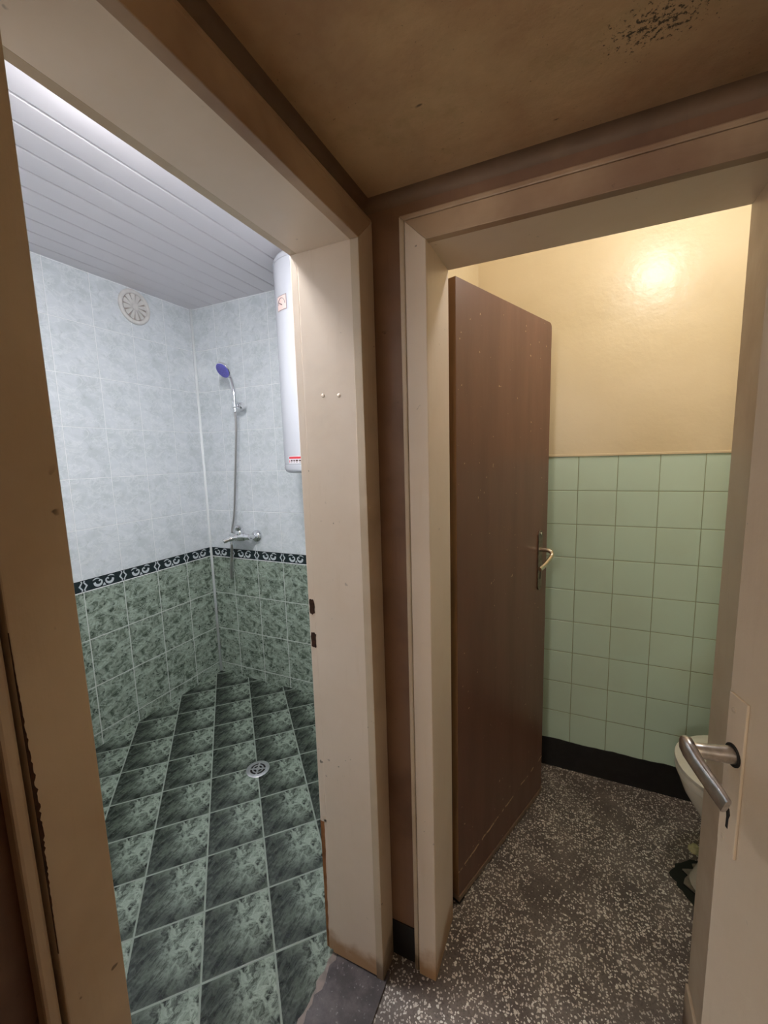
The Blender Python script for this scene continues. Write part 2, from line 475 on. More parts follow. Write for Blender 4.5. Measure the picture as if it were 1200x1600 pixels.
# stone door sill with a rough mortar edge on the shower room side
b = B(); rnd = random.Random(4)
edge = []
y = -1.78
while y < -1.10:
    edge.append((1.592 + rnd.uniform(-0.007, 0.009), y)); y += 0.018
pts = edge + [(1.60, -1.095), (1.752, -1.095), (1.752, -1.78)]
prism(b, pts, -0.05, 0.009, lambda a, c, d: (a, c, d))
S('door_sill', b, M['stone'], 'worn dark stone sill under the shower room doorway')
b = B(); edge = []; y = -1.78
while y < -1.10:
    edge.append((1.577 + rnd.uniform(-0.004, 0.004), y)); y += 0.014
prism(b, edge + [(1.61, -1.10), (1.61, -1.78)], -0.05, 0.003, lambda a, c, d: (a, c, d))
S('sill_mortar_strip', b, M['mortar'], 'pinkish mortar strip between green floor tiles and stone sill')

# hall left wall with the shower room doorway, right wall with the toilet doorway
b = B()
box(b, 1.575, 1.72, -2.0, -1.765, 0.0, 2.75); box(b, 1.575, 1.72, -1.10, -1.03, 0.0, 2.75)
box(b, 1.575, 1.72, -1.765, -1.10, 1.92, 2.75)
S('wall_left', b, M['maroon'], 'brown painted hall wall around the shower room doorway')
b = B()
box(b, 1.62, 1.855, -1.04, -0.905, 0.0, 2.75); box(b, 2.492, 3.3, -1.04, -0.905, 0.0, 2.75)
box(b, 1.855, 2.492, -1.04, -0.905, 1.907, 2.75)
S('wall_right', b, M['maroon'], 'brown painted hall wall around the toilet doorway')
b = B()
box(b, 2.66, 2.80, -2.0, -1.04, 0.0, 2.75)
S('wall_side', b, M['maroon'], 'hall wall behind the open white door')
b = B()
box(b, 1.60, 1.88, -2.02, -1.885, 0.0, 2.75); box(b, 2.585, 2.80, -2.02, -1.885, 0.0, 2.75)
box(b, 1.88, 2.585, -2.02, -1.885, 2.0, 2.75)
S('wall_entrance', b, M['maroon'], 'wall with the entrance doorway of the hall')
b = B()
box(b, 1.50, 1.60, -3.6, -2.02, 0.0, 2.5); box(b, 2.80, 2.90, -3.6, -2.02, 0.0, 2.5); box(b, 1.5, 2.9, -3.7, -3.6, 0.0, 2.5)
S('corridor_wall', b, M['plaster'], 'pale wall of the corridor outside the hall')
b = B(); box(b, 1.5, 2.9, -3.7, -2.02, 2.5, 2.6)
S('corridor_ceiling', b, M['plaster'])
b = B(); box(b, 1.70, 2.70, -1.90, -1.03, ZC_HALL, ZC_HALL + 0.1)
S('hall_ceiling', b, M['hall_ceiling'], 'low stained ochre ceiling with black mould spots')
# rounded plaster cove where the ceiling meets the walls
def cove(f, a0, a1, r=0.022):
    bm = B(); pts = [(0.0, 0.0)]
    for k in range(7):
        t = PI / 2 * k / 6
        pts.append((r - r * math.sin(t), -(r - r * math.cos(t))))
    prism(bm, [(p[0], p[1]) for p in pts], a0, a1, f)
    return bm
S('ceiling_cove', cove(lambda a, c, d: (d, -1.04 - a, ZC_HALL + c), 1.72, 2.66), M['cove'], 'rounded plaster cove above the toilet doorway', smooth=True, auto=50)
S('ceiling_cove', cove(lambda a, c, d: (1.72 + a, d, ZC_HALL + c), -1.885, -1.04), M['cove'], 'rounded plaster cove above the shower room doorway', smooth=True, auto=50)

# shower room walls
b = B(); box(b, -0.1, 0.0, -2.05, 0.0, 0.8675, 2.42, 0); box(b, -0.1, 0.0, -2.05, 0.0, -0.1, 0.81, 1); box(b, -0.1, -0.0005, -2.05, 0.0, 0.81, 0.8675, 2)
S('shower_wall_left', b, [M['white_vent'], M['green_vent'], M['band_dark']], 'shower room wall with the round vent, white tiles over green')
b = B(); box(b, -0.1, 1.575, 0.0, 0.1, 0.8675, 2.42, 0); box(b, -0.1, 1.575, 0.0, 0.1, -0.1, 0.81, 1); box(b, -0.1, 1.575, 0.0005, 0.1, 0.81, 0.8675, 2)
S('shower_wall_right', b, [M['white_shower'], M['green_shower'], M['band_dark']], 'shower room wall behind the shower, white tiles over green')
b = B(); box(b, -0.1, 1.575, -2.15, -2.05, -0.1, 2.42, 0)
S('shower_wall_front', b, [M['white_shower']])
b = B(); box(b, 1.5655, 1.575, -2.05, -1.79, 0.0, 2.40); box(b, 1.5655, 1.575, -1.08, 0.0, 0.0, 2.40); box(b, 1.5655, 1.575, -1.79, -1.08, 1.95, 2.40)
S('shower_wall_inner', b, [M['white_vent']])
# bathroom ceiling of white plastic boards
b = B(); x = -0.018
while x < 1.56:
    x0, x1 = max(0.0, x + 0.0015), min(1.566, x + 0.0970)
    prism(b, [(x0, 0.012), (x0, 0.002), (x0 + 0.002, 0.0), *[(x1 - 0.0075 + 0.0075 * math.sin(PI / 14 * q), 0.0075 - 0.0075 * math.cos(PI / 14 * q)) for q in range(0, 8)], (x1, 0.012)], -2.05, 0.0, lambda a, c, d: (a, d, ZC_BATH + c))
    x += 0.0988
box(b, 0.0, 1.566, -2.05, 0.0, ZC_BATH + 0.009, ZC_BATH + 0.05)
S('bathroom_ceiling', b, M['pvc'], 'white plastic plank ceiling of the shower room', smooth=True, auto=35)
# corner beads, base joints
b = B(); tube(b, [(0.004, -0.004, 0.0), (0.004, -0.004, ZC_BATH)], 0.0085, 10)
S('corner_trim', b, M['grout_white'], 'white bead in the tiled corner', smooth=True)

# printed border tiles
def ribbon(bm, f, pts, widths, mi, d):
    """flat strip on the border tile along pts with varying width"""
    n = len(pts); L, R = [], []
    for i in range(n):
        a = pts[max(0, i - 1)]; c = pts[min(n - 1, i + 1)]
        tx, ty = c[0] - a[0], c[1] - a[1]; l = math.hypot(tx, ty) or 1
        nx, ny = -ty / l, tx / l; w = widths[i] / 2
        L.append(bm.verts.new(f(pts[i][0] + nx * w, pts[i][1] + ny * w, d))); R.append(bm.verts.new(f(pts[i][0] - nx * w, pts[i][1] - ny * w, d)))
    for i in range(n - 1):
        fc = bm.faces.new((L[i], L[i + 1], R[i + 1], R[i])); fc.material_index = mi
def poly(bm, f, pts, mi, d):
    fc = bm.faces.new([bm.verts.new(f(a, c, d)) for a, c in pts]); fc.material_index = mi
def border(f, u0, u1, step, start):
    bm = B(); h = 0.0575
    u = start
    while u < u1:
        def g(a, c, d, u=u): return f(min(max(u + a, u0), u1), 0.81 + c, d)
        a0, a1 = max(u, u0), min(u + step, u1)
        if a1 > a0 + 0.002:
            prism(bm, [(a0 + 0.0006, 0.0), (a1 - 0.0006, 0.0), (a1 - 0.0006, h), (a0 + 0.0006, h)], 0.0, 0.0012, lambda a, c, d: f(a, 0.81 + c, d))
            e = 0.0016
            # two mirrored scrolls
            for sgn, cx in ((1, 0.071), (-1, 0.129)):
                if not (u0 - 0.02 < u + cx < u1 + 0.0): continue
                X = lambda a, sgn=sgn, cx=cx: cx - sgn * a
                # fat crescent open towards the top, its tip curling in
                out_ = [(X(0.0225 * math.cos(math.radians(t))), 0.0285 + 0.0215 * math.sin(math.radians(t))) for t in range(152, 369, 12)]
                inn_ = [(X(-0.002 + 0.0135 * math.cos(math.radians(t))), 0.0325 + 0.0125 * math.sin(math.radians(t))) for t in range(368, 151, -12)]
                q = out_ + inn_
                m = len(out_)
                for k in range(min(m, len(inn_)) - 1):
                    poly(bm, g, [out_[k], out_[k + 1], inn_[m - 2 - k], inn_[m - 1 - k]], 1, e)
                P = [(X(-0.0165 + 0.0115 * t), 0.0335 + 0.0075 * math.sin(PI * t) * (1 if t < 0.5 else 1)) for t in [k / 8 for k in range(9)]]
                ribbon(bm, g, P, [0.006, 0.006, 0.0055, 0.005, 0.005, 0.005, 0.006, 0.007, 0.004], 1, e + 0.0003)
                # leaf hooking over the top
                P = [(X(0.0255 - 0.034 * t), 0.0405 + 0.0105 * math.sin(PI * 0.72 * t + 0.25)) for t in [k / 8 for k in range(9)]]
                ribbon(bm, g, P, [0.002 + 0.0045 * math.sin(PI * k / 8) for k in range(9)], 1, e + 0.0005)
            if u0 < u + 0.1 < u1:
                poly(bm, g, [(0.091, 0.006), (0.109, 0.006), (0.1, 0.022)], 1, e)
            # zigzag brackets either side of the joint, leaving a dark diamond between
            for sgn, jx in ((1, 0.0), (-1, 0.2)):
                if not (u0 - 0.001 <= u + jx + sgn * 0.012 <= u1): continue
                P = [(jx + sgn * 0.008, 0.004), (jx + sgn * 0.0045, 0.010), (jx + sgn * 0.017, 0.0285), (jx + sgn * 0.0045, 0.047), (jx + sgn * 0.008, 0.0535)]
                ribbon(bm, g, P, [0.008, 0.006, 0.009, 0.006, 0.008], 1, e)
        u += step
    return bm
S('tile_border_trim', border(lambda a, c, d: (d, -a, c), 0.006, 2.05, 0.2, 0.198 - 0.2), [M['band_dark'], M['band_light']], 'dark scrollwork tile border on the vent wall')
S('tile_border_trim', border(lambda a, c, d: (a, -d, c), 0.006, 1.565, 0.2, 0.187 - 0.2), [M['band_dark'], M['band_light']], 'dark scrollwork tile border behind the shower')
b = B(); box(b, 0.0, 0.0016, -2.05, 0.0, 0.8065, 0.8105); box(b, 0.0, 1.566, -0.0016, 0.0, 0.8065, 0.8105)
S('border_joint_trim', b, M['grout_white'])

# toilet room walls
b = B(); box(b, 1.575, 3.3, -0.088, 0.0, 0.0, 1.408, 0); box(b, 1.575, 3.3, -0.0905, 0.0, 1.408, 2.75, 1)
S('toilet_wall_back', b, [M['sage'], M['yellow']], 'toilet back wall, yellow paint above sage green tiles')
b = B(); box(b, 1.70, 1.783, -0.905, -0.088, 0.0, 1.408, 0); box(b, 1.70, 1.7855, -0.905, -0.088, 1.408, 2.75, 1)
S('toilet_wall_left', b, [M['sage_side'], M['yellow']])
b = B(); box(b, 3.18, 3.3, -0.905, -0.088, 0.0, 1.408, 0); box(b, 3.1775, 3.3, -0.905, -0.088, 1.408, 2.75, 1)
S('toilet_wall_right', b, [M['sage_side'], M['yellow']])
b = B(); box(b, 1.783, 1.80, -0.905, -0.897, 0, 2.75); box(b, 2.56, 3.18, -0.905, -0.897, 0, 2.75); box(b, 1.80, 2.56, -0.905, -0.897, 1.96, 2.75)
S('toilet_wall_front', b, [M['yellow']])
b = B(); box(b, 1.70, 3.3, -1.04, 0.0, ZC_WC, ZC_WC + 0.1)
S('toilet_ceiling', b, [M['plaster']])
b = B(); box(b, 1.783, 3.18, -0.094, -0.088, 1.406, 1.416)
S('tile_top_trim', b, M['yellow'], 'thick paint ridge along the top of the sage tiles', bevel=0.002)
# black painted skirting
b = B(); rnd = random.Random(2); n = 60
top = [(1.783 + 1.397 * i / n, 0.136 + rnd.uniform(-0.0025, 0.0025)) for i in range(n + 1)]
prism(b, top + [(3.18, 0.0), (1.783, 0.0)], 0.088, 0.0912, lambda a, c, d: (a, -d, c))
S('baseboard_back', b, M['black_paint'], 'black painted skirting below the sage tiles')
b = B(); box(b, 1.783, 1.7865, -0.89, -0.09, 0, 0.136)
S('baseboard_left', b, M['black_paint'])
b = B(); box(b, 1.72, 1.84, -1.0435, -1.038, 0, 0.110)
S('baseboard_corner', b, M['black_paint'], 'black painted skirting in the hall corner between the two doorways')

# ---------------------------------------------------------------- door frames
def frame_around(name, loc, f, o0, o1, ztop, c0, c1, ctop, depth, label, gap_side):
    """f(a, z, d): a along the wall, d out of the wall into the hall. o0..o1 opening, c0..c1 outer edges of the casing"""
    root = empty(name, loc, label, kind='structure')
    ps = 0.012                                   # outer moulding width
    def part(nm, pts, d0, d1, m, bev=0.0015):
        bm = B(); prism(bm, pts, d0, d1, f); obj(nm, bm, m, root, bevel=bev)
    i0, i1 = c0 + ps + 0.003, c1 - ps - 0.003
    it = ctop - ps - 0.003
    part('casing', [(i0, 0), (o0, 0), (o0, ztop), (i0, it)], 0.0, 0.021, M['cream'] if gap_side else M['cream_worn'])
    part('casing', [(o1, 0), (i1, 0), (i1, it), (o1, ztop)], 0.0, 0.021, M['cream_worn'])
    part('casing', [(i0, it), (o0, ztop), (o1, ztop), (i1, it)], 0.0, 0.0212, M['head_shade_dirt'])
    part('outer_moulding', [(c0, 0), (c0 + ps, 0), (c0 + ps, ctop - ps), (c0, ctop)], 0.0, 0.0175, M['cream_worn'], 0.003)
    part('outer_moulding', [(c1 - ps, 0), (c1, 0), (c1, ctop), (c1 - ps, ctop - ps)], 0.0, 0.0175, M['cream_worn'], 0.003)
    part('outer_moulding', [(c0, ctop), (c0 + ps, ctop - ps), (c1 - ps, ctop - ps), (c1, ctop)], 0.0, 0.0175, M['head_shade_dirt'], 0.003)
    return root

# shower room doorway (wall plane x = 1.72, opening in y)
fl = lambda a, c, d: (1.724 + d, a, c)
F1 = frame_around('doorway_trim_1', (1.73, -1.43, 0), fl, -1.745, -1.122, 1.893, -1.815, -1.0425, 1.963, 0.18, 'cream painted door frame around the shower room doorway, no door hung in it', 0)
# linings: a hair in front of the casing edge so that the joint shows
b = B(); box(b, 1.584, 1.7275, -1.1205, -1.095, 0.012, 1.896); obj('lining', b, M['cream'], F1, bevel=0.002)
b = B(); box(b, 1.584, 1.7275, -1.770, -1.7445, 0.012, 1.896); obj('lining', b, M['cream'], F1, bevel=0.002)
b = B(); box(b, 1.584, 1.7275, -1.770, -1.095, 1.8945, 1.922); obj('head_lining', b, M['cream_head'], F1, bevel=0.002)
# door stop strip along the back edge, with the raw wood laid bare low down
b = B(); box(b, 1.5635, 1.5855, -1.1195, -1.09, 0.43, 1.8965); obj('rebate_strip', b, M['cream'], F1, bevel=0.0025)
b = B(); rnd = random.Random(9); pts = []
for k in range(26):
    z = 0.02 + 0.42 * k / 25
    pts.append((1.5775 - 0.006 * (1 - k / 25.0) + rnd.uniform(-0.001, 0.001), z))
prism(b, [(1.5635, 0.44), (1.5635, 0.02)] + pts, 1.1185, 1.09, lambda a, c, d: (a, -d, c))
tag(obj('bare_wood', b, M['raw_wood'], F1), 'strip of bare brown wood on the back edge low down')
b = B(); prism(b, [(p[0], p[1]) for p in pts] + [(1.5855, 0.44), (1.5855, 0.02)], 1.1195, 1.09, lambda a, c, d: (a, -d, c)); obj('rebate_strip', b, M['cream'], F1)
b = B(); box(b, 1.5635, 1.5855, -1.772, -1.7455, 0.02, 1.8965); obj('rebate_strip', b, M['cream'], F1, bevel=0.0025)
b = B(); box(b, 1.5635, 1.5855, -1.772, -1.09, 1.8955, 1.922); obj('rebate_strip', b, M['cream_worn'], F1, bevel=0.0025)
# two ragged mortises left by the lock keeper
for zc, hh, ww in ((1.052, 0.020, 0.0075), (0.960, 0.020, 0.0075)):
    b = B(); rnd = random.Random(int(zc * 1000)); P = []
    for k in range(20):
        an = 2 * PI * k / 20
        r = 1 + rnd.uniform(-0.16, 0.16)
        sx = max(-1, min(1, 1.35 * math.cos(an))); sy = max(-1, min(1, 1.35 * math.sin(an)))
        P.append((1.5745 + ww * r * sx, zc + hh * r * sy))
    prism(b, P, 1.1202, 1.108, lambda a, c, d: (a, -d, c))
    tag(obj('mortise_hole', b, M['rust'], F1), 'ragged dark lock hole')
b = B(); rnd = random.Random(21); Lp, Rp = [], []
for k in range(110):
    z = 0.97 + 0.32 * k / 109
    w = 0.0002 + 0.0026 * math.exp(-((z - 1.13) / 0.085) ** 2) * rnd.uniform(0.35, 1.0)
    Lp.append((-1.8000, z)); Rp.append((-1.7998 + w * 1.4, z))
prism(b, Lp + Rp[::-1], 0.0203, 0.0213, fl)
tag(obj('worn_streak', b, M['rust'], F1), 'dark worn streak down the near casing')
for xs, zs in ((1.638, 1.574), (1.681, 1.571)):
    b = B(); lathe(b, (xs, -1.1203, zs), (0, -1, 0), [(0.0045, 0), (0.0045, 0.0006), (0.003, 0.0012), (0, 0.0012)], 14)
    obj('screw', b, M['cream'], F1, smooth=True)

# toilet doorway (wall plane y = -1.04, opening in x)
fr = lambda a, c, d: (a, -1.04 - d, c)
F2 = frame_around('doorway_trim_2', (2.17, -1.05, 0), fr, 1.875, 2.472, 1.886, 1.812, 2.535, 1.948, 0.17, 'cream painted door frame around the toilet doorway', 1)
b = B(); box(b, 1.84, 1.8755, -1.0565, -0.887, 0, 1.888); obj('lining', b, M['cream'], F2, bevel=0.0015)
b = B(); box(b, 2.4715, 2.50, -1.0565, -0.887, 0.116, 1.888); obj('lining', b, M['cream_worn'], F2, bevel=0.0015)
b = B(); box(b, 1.84, 2.50, -1.0565, -0.887, 1.8865, 1.912); obj('head_lining', b, M['cream_head'], F2, bevel=0.0015)
b = B(); box(b, 2.466, 2.50, -1.058, -0.889, 0.0, 0.1135); tag(obj('plinth_block', b, M['cream_worn'], F2, bevel=0.002), 'dirty plinth block under the right lining')
# black crack between outer moulding and casing
b = B(); box(b, 1.8235, 1.8275, -1.0405, -1.0398, 0, 1.935); obj('crack', b, M['dark'], F2)

# ================================================================ brown door into the toilet
def brown_door():
    h = Vector((1.8825, -0.844, 0)); u = Vector((0.345, 0.939, 0)).normalized(); n = Vector((u.y, -u.x, 0))
    W_, T_ = 0.602, 0.038
    tw = lambda a, d, z: h + u * a + n * d + Vector((0, 0, z))
    D = empty('door_1', (1.8825, -0.844, 0), 'brown painted door standing open into the toilet', kind='structure')
    zb, zt = 0.030, 1.889
    b = B()
    c = 0.018
    # face outline with the rounded upper corner of the free edge
    pts = [(0.0, zb), (W_, zb), (W_, zt - c)] + [(W_ - c + c * math.cos(t), zt - c + c * math.sin(t)) for t in [PI / 8 * k for k in range(1, 4)]] + [(W_ - c, zt), (0.0, zt)]
    prism(b, pts, -T_, 0.0, lambda a, z, d: tw(a, d, z))
    b.faces.ensure_lookup_table()
    for f in b.faces:
        cc = f.calc_center_median() - h
        if cc.dot(u) < 0.001: f.material_index = 1
    obj('leaf', b, [M['brown'], M['brown_edge']], D, bevel=0.0018)
    b = B(); prism(b, [(0.0, 0.012), (W_, 0.012), (W_, 0.030), (0.0, 0.030)], -T_, 0.0025, lambda a, z, d: tw(a, d, z))
    tag(obj('kick_strip', b, plain('kick_strip_brown', lin(128, 104, 84), 0.35, 0.0, 0.2, 40), D, bevel=0.001), 'worn bottom strip of the brown door')
    b = B(); prism(b, [(-0.001, 0.004), (0.03, 0.004), (0.012, 0.012), (-0.001, 0.012)], -T_, 0.003, lambda a, z, d: tw(a, d, z)); obj('rubber_block', b, M['black_paint'], D)
    # hinge knuckle at the top
    b = B(); lathe(b, tw(-0.006, -T_ - 0.003, 1.84), (0, 0, 1), [(0.0, 0), (0.006, 0), (0.006, 0.062), (0.0, 0.062)], 12); obj('hinge', b, M['black_paint'], D, smooth=True, auto=40)
    b = B(); lathe(b, tw(-0.006, -T_ - 0.003, 0.30), (0, 0, 1), [(0.0, 0), (0.006, 0), (0.006, 0.062), (0.0, 0.062)], 12); obj('hinge', b, M['black_paint'], D, smooth=True, auto=40)
    # handle plate
    pc, pw = 0.5375, 0.0165
    b = B(); P = []
    for k in range(13): P.append((pc + pw * math.cos(PI * k / 12), 1.122 + pw * math.sin(PI * k / 12)))
    for k in range(13): P.append((pc + pw * math.cos(PI + PI * k / 12), 0.925 + pw * math.sin(PI + PI * k / 12)))
    prism(b, P, 0.0, 0.0045, lambda a, z, d: tw(a, d, z))
    pl = tag(obj('handle_plate', b, plain('aged_plate', (0.22, 0.18, 0.14, 1), 0.35, 0.9, 0.25, 60), D, bevel=0.001), 'long metal handle plate')
    b = B(); prism(b, [(pc - 0.003, 0.952), (pc + 0.003, 0.952), (pc + 0.003, 0.976), (pc + 0.005, 0.984), (pc, 0.989), (pc - 0.005, 0.984), (pc - 0.003, 0.976)], 0.004, 0.0050, lambda a, z, d: tw(a, d, z)); obj('keyhole', b, M['dark'], pl)
    b = B(); lathe(b, tw(pc, 0.0045, 1.126), n, [(0.006, 0), (0.005, 0.002), (0, 0.003)], 12); obj('screw', b, M['chrome'], pl, smooth=True)
    b = B()
    tube(b, spline([tw(pc, 0.003, 1.065), tw(pc, 0.030, 1.067), tw(pc, 0.046, 1.060), tw(pc - 0.012, 0.050, 1.046), tw(pc - 0.06, 0.047, 1.024), tw(pc - 0.095, 0.045, 1.016)], 6), [0.010] * 13 + [0.0085] * 18, 12, flat=(1, 0.8))
    obj('lever_handle', b, plain('bright_lever', (0.75, 0.68, 0.56, 1), 0.22, 1.0), D, smooth=True, auto=60)
brown_door()

# ================================================================ white entrance door, open beside the camera
def white_door():
    d = Vector((0.26, -0.966, 0)).normalized(); n = Vector((-0.966, -0.26, 0)).normalized()
    e = Vector((2.3965, -1.242, 0))
    tw = lambda a, o, z: e + d * a + n * o + Vector((0, 0, z))
    Wd, T_ = 0.64, 0.037
    D = empty('door_2', tuple(e + d * Wd), 'cream white door with metal lever standing open at the right of the hall', kind='structure')
    b = B(); prism(b, [(0, 0.012), (Wd, 0.012), (Wd, 1.895), (0, 1.895)], -T_, 0.0, lambda a, z, o: tw(a, o, z))
    obj('leaf', b, M['door_white'], D, bevel=0.002)
    b = B(); prism(b, [(0.0065, 0.833), (0.044, 0.833), (0.044, 1.075), (0.0065, 1.075)], 0.0, 0.0042, lambda a, z, o: tw(a, o, z))
    pl = tag(obj('handle_plate', b, M['door_white'], D, bevel=0.0012), 'painted over handle plate')
    b = B(); P = [(0.0225, 0.868), (0.0275, 0.868), (0.028, 0.885), (0.0305, 0.893), (0.028, 0.901), (0.024, 0.902), (0.0215, 0.894), (0.023, 0.885)]
    prism(b, P, 0.0040, 0.0046, lambda a, z, o: tw(a, o, z)); obj('keyhole', b, M['dark'], pl)
    for zs in (1.052, 0.848):
        b = B(); lathe(b, tw(0.0185, 0.0042, zs), n, [(0.0042, 0), (0.0038, 0.0008), (0.0015, 0.0002), (0, 0.0002)], 14); obj('screw', b, M['door_white'], pl, smooth=True)
    b = B(); lathe(b, tw(0.025, 0.0042, 0.986), n, [(0.0165, 0), (0.0165, 0.0015), (0.0125, 0.0018)], 24); obj('handle_ring', b, M['dark'], pl, smooth=True, auto=40)
    b = B()
    # neck out of the door, sharp elbow, flat tapering grip hanging towards the hinge
    P = [tw(0.025, 0.002, 0.986), tw(0.025, 0.022, 0.987), tw(0.0245, 0.042, 0.988), tw(0.023, 0.055, 0.988), tw(0.022, 0.0605, 0.987)]
    tube(b, P, [0.0125, 0.0115, 0.0105, 0.0105, 0.008], 20)
    obj('lever_neck', b, M['steel'], D, smooth=True, auto=60)
    b = B()
    def sec(c, half_v, half_o, dirv):
        return c, half_v, half_o, dirv
    rings = []
    prof = [(0.006, 0.0605, 0.9945, 0.0060, 0.0055), (0.013, 0.0610, 0.9915, 0.0125, 0.0075), (0.024, 0.0605, 0.9865, 0.0140, 0.0075), (0.038, 0.0585, 0.9800, 0.0128, 0.0068), (0.055, 0.0560, 0.9735, 0.0130, 0.0060), (0.078, 0.0525, 0.9660, 0.0138, 0.0050), (0.094, 0.0505, 0.9605, 0.0130, 0.0040)]
    tdir = (tw(0.094, 0.0505, 0.9605) - tw(0.013, 0.061, 0.9915)).normalized()
    up = (Vector((0, 0, 1)) - tdir * tdir.z).normalized(); side = tdir.cross(up)
    for a, o, z, hv, ho in prof:
        c = tw(a, o, z); ring = []
        for k in range(16):
            an = 2 * PI * k / 16
            cv = math.copysign(abs(math.cos(an)) ** 0.55, math.cos(an)); sv = math.copysign(abs(math.sin(an)) ** 0.55, math.sin(an))
            ring.append(b.verts.new(c + up * (hv * cv) + side * (ho * sv)))
        rings.append(ring)
    for r0, r1 in zip(rings, rings[1:]):
        for k in range(16): b.faces.new((r0[k], r0[(k + 1) % 16], r1[(k + 1) % 16], r1[k]))
    b.faces.new(rings[0]); b.faces.new(rings[-1])
    obj('lever_handle', b, M['steel'], D, smooth=True, auto=50)
white_door()

# ================================================================ shower room fittings
def vent():
    V = empty('vent_cover', (0, -0.374, 1.455 + 0.81), 'round aged plastic vent grille with spokes under the plank ceiling', 'vent')
    c = (0.0, -0.374, 2.262); ax = (1, 0, 0)
    b = B(); lathe(b, c, ax, [(0.088, 0.0), (0.090, 0.004), (0.086, 0.010), (0.079, 0.0125), (0.071, 0.011), (0.067, 0.004), (0.067, 0.0)], 56, cap=False)
    obj('rim', b, M['vent_plastic'], V, smooth=True)
    b = B(); lathe(b, (0.0005, c[1], c[2]), ax, [(0.069, 0.0), (0.069, 0.001), (0, 0.001)], 48); obj('back_plate', b, M['vent_shadow'], V)
    for k in range(12):
        an = 2 * PI * k / 12 + 0.14
        b = B(); P = []
        for r, w in ((0.012, 0.11), (0.066, 0.115)):
            P.append((r, w))
        q = [(0.014 * math.cos(an - .30), 0.014 * math.sin(an - .30)), (0.064 * math.cos(an - .185), 0.064 * math.sin(an - .185)),
             (0.067 * math.cos(an), 0.067 * math.sin(an)), (0.064 * math.cos(an + .185), 0.064 * math.sin(an + .185)), (0.014 * math.cos(an + .30), 0.014 * math.sin(an + .30))]
        tilt = 0.003
        lo = [b.verts.new((0.0015, c[1] + a, c[2] + z)) for a, z in q]
        hi = [b.verts.new((0.007 + (tilt if i < 2 else 0.0015 if i == 2 else 0.0), c[1] + a, c[2] + z)) for i, (a, z) in enumerate(q)]
        b.faces.new(lo[::-1]); b.faces.new(hi)
        for i in range(5): b.faces.new((lo[i], lo[(i + 1) % 5], hi[(i + 1) % 5], hi[i]))
        obj('blade', b, M['vent_plastic'], V)
    b = B(); lathe(b, (0.002, c[1], c[2]), ax, [(0.018, 0.0), (0.018, 0.009), (0.015, 0.011), (0, 0.0115)], 24); obj('hub', b, M['vent_plastic'], V, smooth=True, auto=40)
vent()

